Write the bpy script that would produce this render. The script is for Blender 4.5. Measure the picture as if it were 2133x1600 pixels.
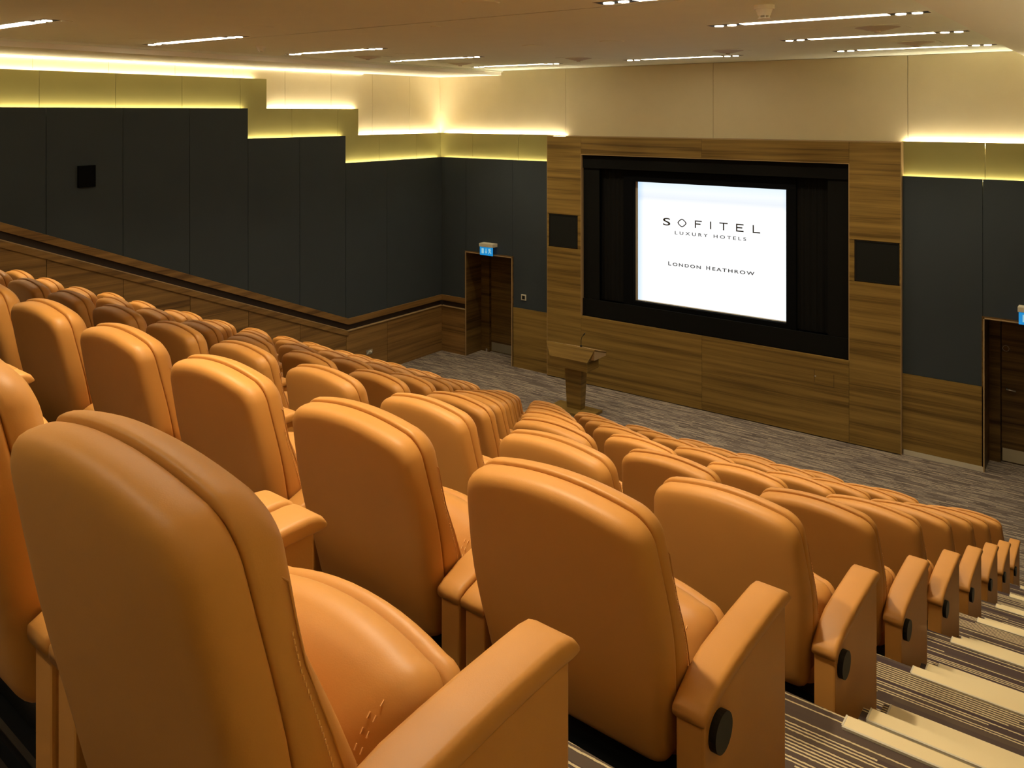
import bpy, bmesh, math, random
from mathutils import Vector, Matrix
random.seed(7)
for o in list(bpy.data.objects): bpy.data.objects.remove(o)
scene = bpy.context.scene
COL = scene.collection

# ---------------------------------------------------------------- camera
CAM_Z = 5.0
YAW = 0.6407
cam_d = bpy.data.cameras.new('camera')
cam = bpy.data.objects.new('camera', cam_d); COL.objects.link(cam)
cam.location = (0, 0, CAM_Z)
cam.rotation_euler = (math.pi/2, 0.00055, YAW)
cam_d.sensor_fit = 'HORIZONTAL'; cam_d.sensor_width = 36.0
cam_d.lens = 1744.9*36.0/2133.0
cam_d.shift_x = 0.0
cam_d.shift_y = (235.46-800.0)/2133.0
cam_d.clip_start = 0.02; cam_d.clip_end = 100
scene.camera = cam

# ---------------------------------------------------------------- world, exposure
w = bpy.data.worlds.new('world'); scene.world = w; w.use_nodes = True
w.node_tree.nodes['Background'].inputs[0].default_value = (0.02, 0.014, 0.008, 1)
w.node_tree.nodes['Background'].inputs[1].default_value = 0.05
vs = scene.view_settings
vs.view_transform = 'Standard'; vs.look = 'None'; vs.gamma = 1.0; vs.use_curve_mapping = False
vs.exposure = 1.16
scene.cycles.use_denoising = True
scene.cycles.max_bounces = 10
scene.cycles.diffuse_bounces = 5
scene.cycles.sample_clamp_indirect = 6.0

WARM = (1.0, 0.86, 0.61)
SPOT_W = 66.0          # each pair of downlights, watts
TROUGH = 9.0           # fluorescent troughs, emission strength
COVE_TOP = 46.0        # led strips lighting the beige panels
COVE_LOW = 15.0         # led strips lighting the gold panels

# ---------------------------------------------------------------- room numbers (metres)
D = 13.276             # front wall plane (dark panels)
L = -11.755            # left wall plane (dark panels)
XR = 0.75              # right wall
YB = -4.2              # rear wall
CEIL = 5.854
Z0, Z1, Z2, Z3 = 5.58, 5.08, 4.58, 4.072
PITCH, RISE = 1.0212, 0.4095
P = 0.684
def zrow(k): return (10-k)*RISE
def yedge(k): return 2.433+PITCH*(k-2)          # near edge of the front nosing of row k
def ytop(k): return 1.582+PITCH*(k-2)
def xarm(k): return -0.699-0.0265*(k-2)
def fan(k): return 0.0137+0.0042*(9-k)

# ---------------------------------------------------------------- material helpers
def lin(c): return tuple((v/12.92 if v <= .04045 else ((v+.055)/1.055)**2.4) for v in [x/255 for x in c])
def new_mat(name):
    m = bpy.data.materials.new(name); m.use_nodes = True
    nt = m.node_tree; b = nt.nodes['Principled BSDF']
    return m, nt, b
def node(nt, t, **kw):
    n = nt.nodes.new(t)
    for k, v in kw.items(): setattr(n, k, v)
    return n
def math_n(nt, op, a, b=None):
    n = nt.nodes.new('ShaderNodeMath'); n.operation = op
    for i, v in enumerate((a, b)):
        if v is None: continue
        if isinstance(v, (int, float)): n.inputs[i].default_value = v
        else: nt.links.new(v, n.inputs[i])
    return n.outputs[0]
def plain(name, col, rough=.5, metal=0.0, bump=0, bscale=200, var=0.0, spec=.5):
    m, nt, b = new_mat(name)
    b.inputs['Base Color'].default_value = (*col, 1); b.inputs['Roughness'].default_value = rough
    b.inputs['Metallic'].default_value = metal; b.inputs['Specular IOR Level'].default_value = spec
    tc = node(nt, 'ShaderNodeTexCoord')
    if var:
        n = node(nt, 'ShaderNodeTexNoise'); n.inputs['Scale'].default_value = 3; n.inputs['Detail'].default_value = 4
        nt.links.new(tc.outputs['Object'], n.inputs['Vector'])
        r = node(nt, 'ShaderNodeMix', data_type='RGBA')
        r.inputs['A'].default_value = (*[c*(1-var) for c in col], 1); r.inputs['B'].default_value = (*[min(1, c*(1+var)) for c in col], 1)
        nt.links.new(n.outputs['Fac'], r.inputs['Factor']); nt.links.new(r.outputs['Result'], b.inputs['Base Color'])
    if bump:
        n = node(nt, 'ShaderNodeTexNoise'); n.inputs['Scale'].default_value = bscale; n.inputs['Detail'].default_value = 3
        nt.links.new(tc.outputs['Object'], n.inputs['Vector'])
        bp = node(nt, 'ShaderNodeBump'); bp.inputs['Strength'].default_value = bump; bp.inputs['Distance'].default_value = .002
        nt.links.new(n.outputs['Fac'], bp.inputs['Height']); nt.links.new(bp.outputs['Normal'], b.inputs['Normal'])
    return m
def emit(name, col, s):
    m, nt, b = new_mat(name)
    b.inputs['Base Color'].default_value = (.03, .03, .03, 1)
    b.inputs['Emission Color'].default_value = (*col, 1); b.inputs['Emission Strength'].default_value = s
    return m
def wood(name, dark, mid, light, rough=.42, zs=7.0, spec=.3):
    m, nt, b = new_mat(name)
    tc = node(nt, 'ShaderNodeTexCoord'); oi = node(nt, 'ShaderNodeObjectInfo')
    mp = node(nt, 'ShaderNodeMapping'); mp.inputs['Scale'].default_value = (.32, .32, zs)
    nt.links.new(tc.outputs['Object'], mp.inputs['Vector'])
    cb = node(nt, 'ShaderNodeCombineXYZ')
    nt.links.new(math_n(nt, 'MULTIPLY', oi.outputs['Random'], 13.0), cb.inputs[0])
    nt.links.new(math_n(nt, 'MULTIPLY', oi.outputs['Random'], 5.0), cb.inputs[2])
    va = node(nt, 'ShaderNodeVectorMath', operation='ADD')
    nt.links.new(mp.outputs[0], va.inputs[0]); nt.links.new(cb.outputs[0], va.inputs[1])
    n1 = node(nt, 'ShaderNodeTexNoise'); n1.inputs['Scale'].default_value = 1.0; n1.inputs['Detail'].default_value = 5; n1.inputs['Roughness'].default_value = .62; n1.inputs['Distortion'].default_value = .35
    nt.links.new(va.outputs[0], n1.inputs['Vector'])
    mp2 = node(nt, 'ShaderNodeMapping'); mp2.inputs['Scale'].default_value = (2.5, 2.5, 9.0)
    nt.links.new(va.outputs[0], mp2.inputs['Vector'])
    n2 = node(nt, 'ShaderNodeTexNoise'); n2.inputs['Scale'].default_value = 1.0; n2.inputs['Detail'].default_value = 3
    nt.links.new(mp2.outputs[0], n2.inputs['Vector'])
    f = math_n(nt, 'ADD', math_n(nt, 'MULTIPLY', n1.outputs['Fac'], .8), math_n(nt, 'MULTIPLY', n2.outputs['Fac'], .2))
    cr = node(nt, 'ShaderNodeValToRGB'); e = cr.color_ramp.elements
    e[0].position = .36; e[0].color = (*dark, 1); e[1].position = .62; e[1].color = (*light, 1)
    k = cr.color_ramp.elements.new(.46); k.color = (*mid, 1)
    nt.links.new(f, cr.inputs[0]); nt.links.new(cr.outputs[0], b.inputs['Base Color'])
    b.inputs['Roughness'].default_value = rough; b.inputs['Specular IOR Level'].default_value = spec
    return m
def carpet(name, base_a, base_b, line_c, line_p, pitch=.0105, seg=1.1, blk=4.0, bseg=1.3):
    """striped loop-pile carpet, stripes running along X"""
    m, nt, b = new_mat(name)
    tc = node(nt, 'ShaderNodeTexCoord'); sx = node(nt, 'ShaderNodeSeparateXYZ')
    nt.links.new(tc.outputs['Object'], sx.inputs[0])
    t = math_n(nt, 'DIVIDE', math_n(nt, 'SUBTRACT', sx.outputs[1], sx.outputs[2]), pitch)
    wob = node(nt, 'ShaderNodeTexNoise'); wob.inputs['Scale'].default_value = 90
    nt.links.new(tc.outputs['Object'], wob.inputs['Vector'])
    t = math_n(nt, 'ADD', t, math_n(nt, 'MULTIPLY', wob.outputs['Fac'], .35))
    li = math_n(nt, 'FLOOR', t); fr = math_n(nt, 'FRACT', t)
    wn = node(nt, 'ShaderNodeTexWhiteNoise', noise_dimensions='1D'); nt.links.new(li, wn.inputs['W'])
    sg = math_n(nt, 'FLOOR', math_n(nt, 'ADD', math_n(nt, 'MULTIPLY', sx.outputs[0], seg), math_n(nt, 'MULTIPLY', wn.outputs['Value'], 37.0)))
    cb = node(nt, 'ShaderNodeCombineXYZ'); nt.links.new(li, cb.inputs[0]); nt.links.new(sg, cb.inputs[1])
    w2 = node(nt, 'ShaderNodeTexWhiteNoise', noise_dimensions='2D'); nt.links.new(cb.outputs[0], w2.inputs['Vector'])
    on = math_n(nt, 'LESS_THAN', w2.outputs['Value'], line_p)
    band = math_n(nt, 'MULTIPLY', math_n(nt, 'GREATER_THAN', fr, .28), math_n(nt, 'LESS_THAN', fr, .72))
    mask = math_n(nt, 'MULTIPLY', on, band)
    # slow colour drift of the ground stripes
    st = math_n(nt, 'FLOOR', math_n(nt, 'DIVIDE', t, blk))
    cb2 = node(nt, 'ShaderNodeCombineXYZ'); nt.links.new(st, cb2.inputs[0])
    wn2 = node(nt, 'ShaderNodeTexWhiteNoise', noise_dimensions='1D'); nt.links.new(st, wn2.inputs['W'])
    nt.links.new(math_n(nt, 'FLOOR', math_n(nt, 'ADD', math_n(nt, 'MULTIPLY', sx.outputs[0], bseg), math_n(nt, 'MULTIPLY', wn2.outputs['Value'], 23.0))), cb2.inputs[1])
    w3 = node(nt, 'ShaderNodeTexWhiteNoise', noise_dimensions='2D'); nt.links.new(cb2.outputs[0], w3.inputs['Vector'])
    mx = node(nt, 'ShaderNodeMix', data_type='RGBA'); mx.inputs['A'].default_value = (*base_a, 1); mx.inputs['B'].default_value = (*base_b, 1)
    nt.links.new(w3.outputs['Value'], mx.inputs['Factor'])
    mx2 = node(nt, 'ShaderNodeMix', data_type='RGBA'); mx2.inputs['B'].default_value = (*line_c, 1)
    nt.links.new(mx.outputs['Result'], mx2.inputs['A']); nt.links.new(mask, mx2.inputs['Factor'])
    nt.links.new(mx2.outputs['Result'], b.inputs['Base Color'])
    b.inputs['Roughness'].default_value = .95; b.inputs['Specular IOR Level'].default_value = .05
    return m

def leather_mat():
    m, nt, b = new_mat('tan_leather')
    tc = node(nt, 'ShaderNodeTexCoord')
    n = node(nt, 'ShaderNodeTexNoise'); n.inputs['Scale'].default_value = 6; n.inputs['Detail'].default_value = 4
    nt.links.new(tc.outputs['Object'], n.inputs['Vector'])
    mx = node(nt, 'ShaderNodeMix', data_type='RGBA')
    mx.inputs['A'].default_value = (.49, .212, .045, 1); mx.inputs['B'].default_value = (.555, .248, .054, 1)
    nt.links.new(n.outputs['Fac'], mx.inputs['Factor']); nt.links.new(mx.outputs['Result'], b.inputs['Base Color'])
    v = node(nt, 'ShaderNodeTexVoronoi'); v.inputs['Scale'].default_value = 420
    nt.links.new(tc.outputs['Object'], v.inputs['Vector'])
    wr = node(nt, 'ShaderNodeTexNoise'); wr.inputs['Scale'].default_value = 38; wr.inputs['Detail'].default_value = 4
    nt.links.new(tc.outputs['Object'], wr.inputs['Vector'])
    h = math_n(nt, 'ADD', math_n(nt, 'MULTIPLY', v.outputs['Distance'], .35), wr.outputs['Fac'])
    bp = node(nt, 'ShaderNodeBump'); bp.inputs['Strength'].default_value = .10; bp.inputs['Distance'].default_value = .002
    nt.links.new(h, bp.inputs['Height']); nt.links.new(bp.outputs['Normal'], b.inputs['Normal'])
    b.inputs['Roughness'].default_value = .50; b.inputs['Specular IOR Level'].default_value = .35
    return m

M = {}
M['leather'] = leather_mat()
M['stitch'] = plain('tan_thread', (.78, .42, .14), .7)
M['black'] = plain('black_plastic', (.009, .009, .008), .5, spec=.25)
M['blackmetal'] = plain('black_metal', (.008, .008, .008), .28, .3)
M['dark'] = plain('charcoal_fabric', (.036, .043, .047), .85, bump=.25, bscale=350, var=.06, spec=.15)
M['gold'] = plain('olive_gold_fabric', (.285, .245, .078), .5, bump=.1, bscale=300, var=.05, spec=.35)
M['beige'] = plain('beige_fabric', (.59, .495, .30), .55, bump=.12, bscale=300, var=.05, spec=.4)
M['ceil'] = plain('ceiling_paint', (.84, .85, .70), .75, var=.03, spec=.2)
M['soffit'] = plain('soffit_paint', (.85, .80, .68), .75, spec=.2)
M['wood'] = wood('walnut_veneer', (.095, .054, .012), (.178, .106, .024), (.255, .156, .039), zs=13)
M['wood_low'] = wood('brown_veneer', (.080, .039, .012), (.165, .086, .025), (.245, .132, .040), zs=11)
M['wood_door'] = wood('dark_door_veneer', (.028, .013, .004), (.080, .042, .011), (.150, .084, .022), .35, 9.0)
M['woodlip'] = plain('pale_wood_lipping', (.34, .22, .10), .5)
M['groove'] = plain('dark_groove', (.02, .009, .004), .6)
M['drape'] = plain('black_drape', (.0075, .0070, .0060), .95, spec=.05)
M['mask'] = plain('black_velvet', (.004, .004, .0042), .95, spec=.03)
M['steel'] = plain('brushed_steel', (.55, .52, .45), .35, .9)
M['kick'] = plain('kick_plate_steel', (.50, .44, .30), .4, .5)
M['cream'] = plain('cream_nosing', (.66, .53, .30), .55, bump=.15, bscale=260)
M['painted'] = plain('pale_painted_metal', (.55, .50, .38), .5)
M['dullsteel'] = plain('dull_kick_plate', (.20, .175, .12), .5, .2)
M['white'] = plain('white_plastic', (.8, .78, .72), .4)
M['carpet'] = carpet('tier_carpet', (.060, .040, .042), (.095, .068, .050), (.50, .40, .24), .52, .0125, blk=2.0)
M['carpet_front'] = carpet('front_carpet', (.080, .060, .050), (.172, .138, .112), (.40, .32, .23), .30, .015, seg=4.0, blk=1.5, bseg=4.0)
M['skirt'] = plain('grey_skirting', (.50, .44, .33), .5)
M['led_top'] = emit('led_beige_wash', (1.0, .90, .70), COVE_TOP)
M['led_front'] = emit('led_front_wash', (1.0, .90, .68), 78.0)
M['led_right_fill'] = emit('led_right_added_fill', WARM, 15.0)  # added fill light, sits on the unseen right wall
M['led_low'] = emit('led_gold_wash', (1.0, .88, .58), COVE_LOW)
M['led_ceil'] = emit('led_cove', (1.0, .92, .74), 3.6)
M['led_upper'] = emit('led_upper_wash', (1.0, .90, .72), 20.0)
M['tube'] = emit('fluorescent_trough', (1.0, .90, .66), TROUGH)
M['bulb'] = emit('downlight_bulb', (1.0, .90, .66), 14.0)
M['screen'] = emit('projected_white', (1, 1, 1), .47)
def screen_picture():
    nt = M['screen'].node_tree; b = nt.nodes['Principled BSDF']; b.inputs['Base Color'].default_value = (.02, .02, .02, 1)
    tc = node(nt, 'ShaderNodeTexCoord'); sp = node(nt, 'ShaderNodeSeparateXYZ'); nt.links.new(tc.outputs['Generated'], sp.inputs[0])
    cr = node(nt, 'ShaderNodeValToRGB'); e = cr.color_ramp.elements
    e[0].position = .0; e[0].color = (1, 1, 1, 1); e[1].position = 1.0; e[1].color = (.78, .90, 1.0, 1)
    for p_, c_ in ((.83, (.99, .995, 1, 1)), (.875, (.82, .87, .93, 1)), (.93, (.90, .95, 1, 1))):
        k = e.new(p_); k.color = c_
    nt.links.new(sp.outputs[2], cr.inputs[0])
    cx = node(nt, 'ShaderNodeValToRGB'); e = cx.color_ramp.elements
    e[0].position = 0; e[0].color = (.62, .80, 1, 1); e[1].position = 1; e[1].color = (.85, .93, 1, 1)
    for p_ in (.045, .965):
        k = e.new(p_); k.color = (1, 1, 1, 1)
    nt.links.new(sp.outputs[0], cx.inputs[0])
    mx = node(nt, 'ShaderNodeMix', data_type='RGBA', blend_type='MULTIPLY'); mx.inputs['Factor'].default_value = 1
    nt.links.new(cr.outputs[0], mx.inputs['A']); nt.links.new(cx.outputs[0], mx.inputs['B'])
    nt.links.new(mx.outputs['Result'], b.inputs['Emission Color'])
screen_picture()
M['exit'] = emit('exit_blue', (.002, .20, .48), .55)
M['exitwhite'] = emit('exit_white', (.45, .85, 1.0), .28)
M['ink'] = plain('projected_dark_ink', (.012, .010, .008), .9, spec=0)
M['ink2'] = plain('projected_bronze_ink', (.022, .016, .005), .9, spec=0)
M['grille'] = plain('speaker_cloth', (.014, .014, .012), .9, bump=.2, bscale=500, spec=.05)
M['vent'] = plain('vent_paint', (.58, .50, .38), .6)

# ---------------------------------------------------------------- mesh helpers
def link(name, me, mat, parent=None, smooth=False):
    o = bpy.data.objects.new(name, me); COL.objects.link(o)
    if mat is not None and not me.materials: me.materials.append(mat)
    if parent is not None: o.parent = parent
    if smooth:
        for p in me.polygons: p.use_smooth = True
    return o
def from_bm(name, bm, mat, parent=None, smooth=False):
    bmesh.ops.recalc_face_normals(bm, faces=bm.faces[:])
    me = bpy.data.meshes.new(name); bm.to_mesh(me); bm.free()
    return link(name, me, mat, parent, smooth)
def add_box(bm, x0, x1, y0, y1, z0, z1):
    v = [bm.verts.new(c) for c in ((x0,y0,z0),(x1,y0,z0),(x1,y1,z0),(x0,y1,z0),(x0,y0,z1),(x1,y0,z1),(x1,y1,z1),(x0,y1,z1))]
    for f in ((0,3,2,1),(4,5,6,7),(0,1,5,4),(1,2,6,5),(2,3,7,6),(3,0,4,7)): bm.faces.new([v[i] for i in f])
def box(name, x0, x1, y0, y1, z0, z1, mat, parent=None, bevel=0):
    bm = bmesh.new(); add_box(bm, min(x0,x1), max(x0,x1), min(y0,y1), max(y0,y1), min(z0,z1), max(z0,z1))
    if bevel: bmesh.ops.bevel(bm, geom=bm.edges[:], offset=bevel, segments=2, affect='EDGES', profile=.6)
    return from_bm(name, bm, mat, parent)
def boxes(name, lst, mat, parent=None):
    bm = bmesh.new()
    for b in lst: add_box(bm, *b)
    return from_bm(name, bm, mat, parent)
def prism(name, poly, axis, a, b, mat, parent=None, bevel=0, smooth=False, seg=2):
    """polygon extruded along an axis: 'x' -> poly is (y,z); 'y' -> (x,z); 'z' -> (x,y)"""
    f = {'x': lambda p, t: (t, p[0], p[1]), 'y': lambda p, t: (p[0], t, p[1]), 'z': lambda p, t: (p[0], p[1], t)}[axis]
    bm = bmesh.new(); n = len(poly)
    A = [bm.verts.new(f(p, a)) for p in poly]; B = [bm.verts.new(f(p, b)) for p in poly]
    bm.faces.new(A); bm.faces.new(B[::-1])
    for i in range(n): bm.faces.new((A[i], B[i], B[(i+1) % n], A[(i+1) % n]))
    bmesh.ops.recalc_face_normals(bm, faces=bm.faces[:])
    if bevel: bmesh.ops.bevel(bm, geom=bm.edges[:], offset=bevel, segments=seg, affect='EDGES', profile=.6)
    return from_bm(name, bm, mat, parent, smooth)
def add_cyl(bm, c, axis, r, h, n=24, r2=None):
    r2 = r if r2 is None else r2
    mt = {'x': Matrix.Rotation(math.pi/2, 4, 'Y'), 'y': Matrix.Rotation(-math.pi/2, 4, 'X'), 'z': Matrix.Identity(4)}[axis]
    bmesh.ops.create_cone(bm, cap_ends=True, segments=n, radius1=r, radius2=r2, depth=h, matrix=Matrix.Translation(c) @ mt)
def cyl(name, c, axis, r, h, mat, parent=None, n=24, r2=None):
    bm = bmesh.new(); add_cyl(bm, c, axis, r, h, n, r2); return from_bm(name, bm, mat, parent)
def add_tube(bm, pts, r, n=8):
    rings = []
    pts = [Vector(p) for p in pts]
    for i, p in enumerate(pts):
        d = (pts[min(i+1, len(pts)-1)]-pts[max(i-1, 0)]).normalized()
        u = d.orthogonal().normalized(); v = d.cross(u)
        rings.append([bm.verts.new(p+r*(math.cos(2*math.pi*k/n)*u+math.sin(2*math.pi*k/n)*v)) for k in range(n)])
    for a, b in zip(rings[:-1], rings[1:]):
        best = min(range(n), key=lambda s: sum((a[k].co-b[(k+s) % n].co).length for k in range(0, n, 2)))
        for k in range(n): bm.faces.new((a[k], a[(k+1) % n], b[(k+1+best) % n], b[(k+best) % n]))
    bm.faces.new(rings[0][::-1]); bm.faces.new(rings[-1])
def tube(name, pts, r, mat, parent=None, n=8):
    bm = bmesh.new(); add_tube(bm, pts, r, n); return from_bm(name, bm, mat, parent, True)
def empty(name, loc=(0,0,0), rz=0):
    o = bpy.data.objects.new(name, None); COL.objects.link(o); o.location = loc; o.rotation_euler = (0, 0, rz)
    o.empty_display_size = .1
    return o
def tag(o, label, cat, group=None):
    o['label'] = label; o['category'] = cat
    if group: o['group'] = group
    return o
def struct(o): o['kind'] = 'structure'; return o

# ---------------------------------------------------------------- floor, tiers, stairs
fl = struct(box('floor', -12.6, 1.2, 9.0, 14.3, -.15, 0, M['carpet_front']))
XLA = -9.90            # where the tiers end at the left aisle
def xright(k): return xarm(k)+.033-.02
for k in range(1, 10):
    y0 = (yedge(k-1)+.05) if k > 1 else YB+.02
    y1 = yedge(k)+.05
    xr = xright(min(k, 9)); xl = XLA
    s = fan(k); s0 = fan(k-1) if k > 1 else 0
    dl = xr-xl
    poly = [(xr, y0), (xr, y1), (xl, y1+s*dl), (xl, y0+s0*dl)]
    prism('floor', poly, 'z', -.02 if k > 7 else zrow(k)-1.2, zrow(k), M['carpet'])['kind'] = 'structure'
def staircase(x0f, x1f, sh, nin):
    root = struct(empty('staircase', (0, 0, 0)))
    for k in range(0, 10):
        zk = zrow(k) if k else zrow(1)+RISE
        e = yedge(k)
        xs0, xs1 = x0f(max(k, 1)), x1f(max(k, 1))
        d = sh(max(k, 1))
        steps = [(yedge(k-1)+.585+d, e+.050+d, zk), (e+.050+d, e+.325+d, zk-RISE/3), (e+.325+d, e+.585+d, zk-2*RISE/3)]
        if k == 0: steps[0] = (YB+.02, e+.050+d, zk)
        for i, (a, b, z) in enumerate(steps):
            if k == 9 and i > 0 and z < .02: continue
            box('step', xs0, xs1, a, b, max(z-.6, -.02), z, M['carpet'], root)
            wdt = (.047, .056, .060)[i]
            xs0 = xs0 if i else xs0; xn = xs0+nin
            ns = boxes('nosing_strip', [(xn, xs1, b-wdt, b+.003, z-.03, z+.006)], M['cream'], root)
            boxes('metal_edge', [(xn-.002, xs1, b-wdt-.007, b-wdt, z-.02, z+.007), (xn-.005, xn, b-wdt, b+.003, z-.03, z+.007)], M['skirt'], ns)
    return root
staircase(lambda k: xright(k), lambda k: XR-.2, lambda k: 0.0, .026)
staircase(lambda k: -11.70, lambda k: XLA-.004, lambda k: fan(k)*9.6, 0.0)

# ---------------------------------------------------------------- ceiling
ceil = struct(boxes('ceiling', [(-12.3, XR+.3, YB-.2, 5.835, CEIL, CEIL+.12), (-12.3, XR+.3, 5.865, 14.2, CEIL, CEIL+.12)], M['ceil']))
struct(box('ceiling', -12.3, XR+.3, 5.82, 5.88, CEIL+.02, CEIL+.14, M['groove']))
for sgn, x_in, x_out in ((1, -10.28, -11.96), (-1, -1.21, XR+.1)):
    a, b = min(x_in, x_out), max(x_in, x_out)
    s = boxes('ceiling', [(a, b, YB, 13.45, CEIL-.094, CEIL+.01)], M['soffit']); s['kind'] = 'structure'
    # small shadow-gap step beside the dropped soffit
    c = x_in+.045*sgn
    boxes('ceiling', [(min(x_in, c), max(x_in, c), YB, 13.44, CEIL-.03, CEIL+.01)], M['ceil'])['kind'] = 'structure'

# ---------------------------------------------------------------- left wall
wl = struct(box('wall_left', -12.25, -12.0, YB, 14.0, -.1, CEIL+.05, M['groove']))
def rail(y): return 1.18+.4065*max(0.0, 10.665-y)
G = .004               # half a joint
seams = [5.285+1.0645*i for i in range(-9, 8)]
seams[-1] = D+.02
def top_dark(y): return Z1 if y < 8.48 else (Z2 if y < 10.608 else Z3)
def top_gold(y): return Z0 if y < 8.921 else (Z1 if y < 11.014 else Z2)
def stepped_panel(name, ya, yb, bot, topf, steps, x0, x1, mat):
    ys = [ya]+[s for s in steps if ya+.01 < s < yb-.01]+[yb]
    poly = []
    bl = [(ya, bot(ya))]+[(q, bot(q)) for q in ((10.665,) if ya < 10.665 < yb else ())]+[(yb, bot(yb))]
    poly += bl
    tp = []
    for a, b in zip(ys[:-1], ys[1:]):
        m = topf((a+b)/2); tp += [(a, m), (b, m)]
    poly += tp[::-1]
    prism(name, poly, 'x', x0, x1, mat, wl)
sd = [s for s in seams]
for a, b in zip(sd[:-1], sd[1:]):
    stepped_panel('dark_panel', a+G, b-G, rail, top_dark, (8.48, 10.608), L-.04, L, M['dark'])
sg = [8.40+1.0527*i for i in range(-12, 5)]+[D+.1]
for a, b in zip(sg[:-1], sg[1:]):
    m = (a+b)/2
    stepped_panel('gold_panel', a+.003, b-.003, lambda y: (3.6 if m > 9.8 else 4.2), top_gold, (8.921, 11.014), L-.14, L-.10, M['gold'])
sb = [9.37+1.044*i for i in range(-13, 4)]+[D+.17]
for a, b in zip(sb[:-1], sb[1:]):
    box('beige_panel', L-.24, L-.185, a+.003, b-.003, 4.2, CEIL-.05, M['beige'], wl)
# led strips in the gaps behind the panel tops
def led(y0, y1, x0, x1, z, mat): box('led_strip', x0, x1, y0, y1, z-.008, z, mat, wl)
led(YB+.3, 8.44, L-.096, L-.044, Z1-.03, M['led_low'])
led(8.52, 10.57, L-.096, L-.044, Z2-.03, M['led_low'])
led(10.65, D-.03, L-.096, L-.044, Z3-.03, M['led_low'])
led(YB+.3, 8.70, L-.181, L-.144, Z0-.03, M['led_upper'])
led(9.0, 10.97, L-.181, L-.144, Z1-.03, M['led_top'])
led(11.06, D+.06, L-.181, L-.144, Z2-.03, M['led_top'])
led(YB+.3, 11.2, L-.18, L-.163, CEIL-.10, M['led_ceil'])
# rail band, groove, wainscot
def slope_board(name, y0, y1, za, zb, x0, x1, mat, par, bev=0):
    """board between rail(y)+za and rail(y)+zb"""
    ys = [y0]+([10.665] if y0 < 10.665 < y1 else [])+[y1]
    poly = [(y, max(rail(y)+za, -.05)) for y in ys]+[(y, rail(y)+zb) for y in ys[::-1]]
    prism(name, poly, 'x', x0, x1, mat, par, bev)
slope_board('rail_band', YB+.05, D, -.115, 0, L-.10, L+.022, M['wood_low'], wl, .004)
slope_board('rail_groove', YB+.05, D, -.225, -.115, L-.14, L-.035, M['groove'], wl)
slope_board('wainscot_cap', YB+.05, D, -.235, -.222, L-.05, L+.028, M['woodlip'], wl)
slope_board('handrail_board', YB+.05, 10.655, -.33, -.238, L-.03, L+.03, M['wood_low'], wl, .004)
for a, b in zip(sd[:-1], sd[1:]):
    a2, b2 = a+G, b-G
    ys = [a2]+([10.665] if a2 < 10.665 < b2 else [])+[b2]
    poly = [(y, max(0, rail(y)-1.35) if y < 10.4 else 0.0) for y in ys]+[(y, rail(y)-.237) for y in ys[::-1]]
    prism('wainscot_panel', poly, 'x', L-.03, L+.012, M['wood_low'], wl)

# ---------------------------------------------------------------- front wall
DX = [(-11.075, -9.895), (-1.70, -.52)]     # door openings
DH = 2.137
SX = (-9.0, -8.245, -3.485, -2.76)          # surround: outer left, inner left, inner right, outer right
RZ = (1.255, 4.232)                         # recess bottom, top
ST = 4.562                                  # surround top
wf = struct(boxes('wall_front', [(-12.2, DX[0][0]-.03, D+.2, D+.3, -.1, 6.0), (DX[0][0]-.03, DX[0][1]+.03, D+.2, D+.3, DH+.03, 6.0),
    (DX[0][1]+.03, SX[1], D+.2, D+.3, -.1, 6.0), (SX[1], SX[2], D+.2, D+.3, -.1, RZ[0]), (SX[1], SX[2], D+.2, D+.3, RZ[1], 6.0),
    (SX[2], DX[1][0]-.03, D+.2, D+.3, -.1, 6.0), (DX[1][0]-.03, DX[1][1]+.03, D+.2, D+.3, DH+.03, 6.0), (DX[1][1]+.03, 1.0, D+.2, D+.3, -.1, 6.0)], M['groove']))
def fpanel(name, x0, x1, z0, z1, y, mat, th=.04): return box(name, x0+.003, x1-.003, y, y+th, z0, z1, mat, wf)
# beige panels
for a, b in ((L-.185, -8.73), (-8.73, -5.757), (-5.757, -2.712), (-2.712, .4)):
    fpanel('beige_panel', a, b, 4.2, CEIL-.005, D+.15, M['beige'])
# gold panels
for a, b in ((L-.10, -10.97), (-10.97, -9.805), (-9.805, SX[0]+.02), (SX[3]-.02, -1.70), (-1.70, -.55), (-.55, .5)):
    fpanel('gold_panel', a, b, 3.7, Z2, D+.08, M['gold'])
# dark panels, cut round the doors
fpanel('dark_panel', L+.002, -11.085, 1.17, Z3, D, M['dark'])
fpanel('dark_panel', -11.085, -9.885, DH+.02, Z3, D, M['dark'])
fpanel('dark_panel', -9.885, SX[0]+.02, 1.17, Z3, D, M['dark'])
fpanel('dark_panel', SX[3]-.03, -1.72, 1.185, Z3, D, M['dark'])
fpanel('dark_panel', -1.72, -.50, DH+.02, Z3, D, M['dark'])
fpanel('dark_panel', -.50, .5, 1.185, Z3, D, M['dark'])
# led strips
box('led_strip', L-.03, SX[0]+.28, D+.122, D+.148, Z2-.035, Z2-.027, M['led_front'], wf)
box('led_strip', SX[3]+.02, .3, D+.122, D+.148, Z2-.035, Z2-.027, M['led_front'], wf)
box('led_strip', L+.02, SX[0]-.02, D+.043, D+.078, Z3-.035, Z3-.027, M['led_low'], wf)
box('led_strip', SX[3]+.01, .3, D+.043, D+.078, Z3-.035, Z3-.027, M['led_low'], wf)
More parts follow.
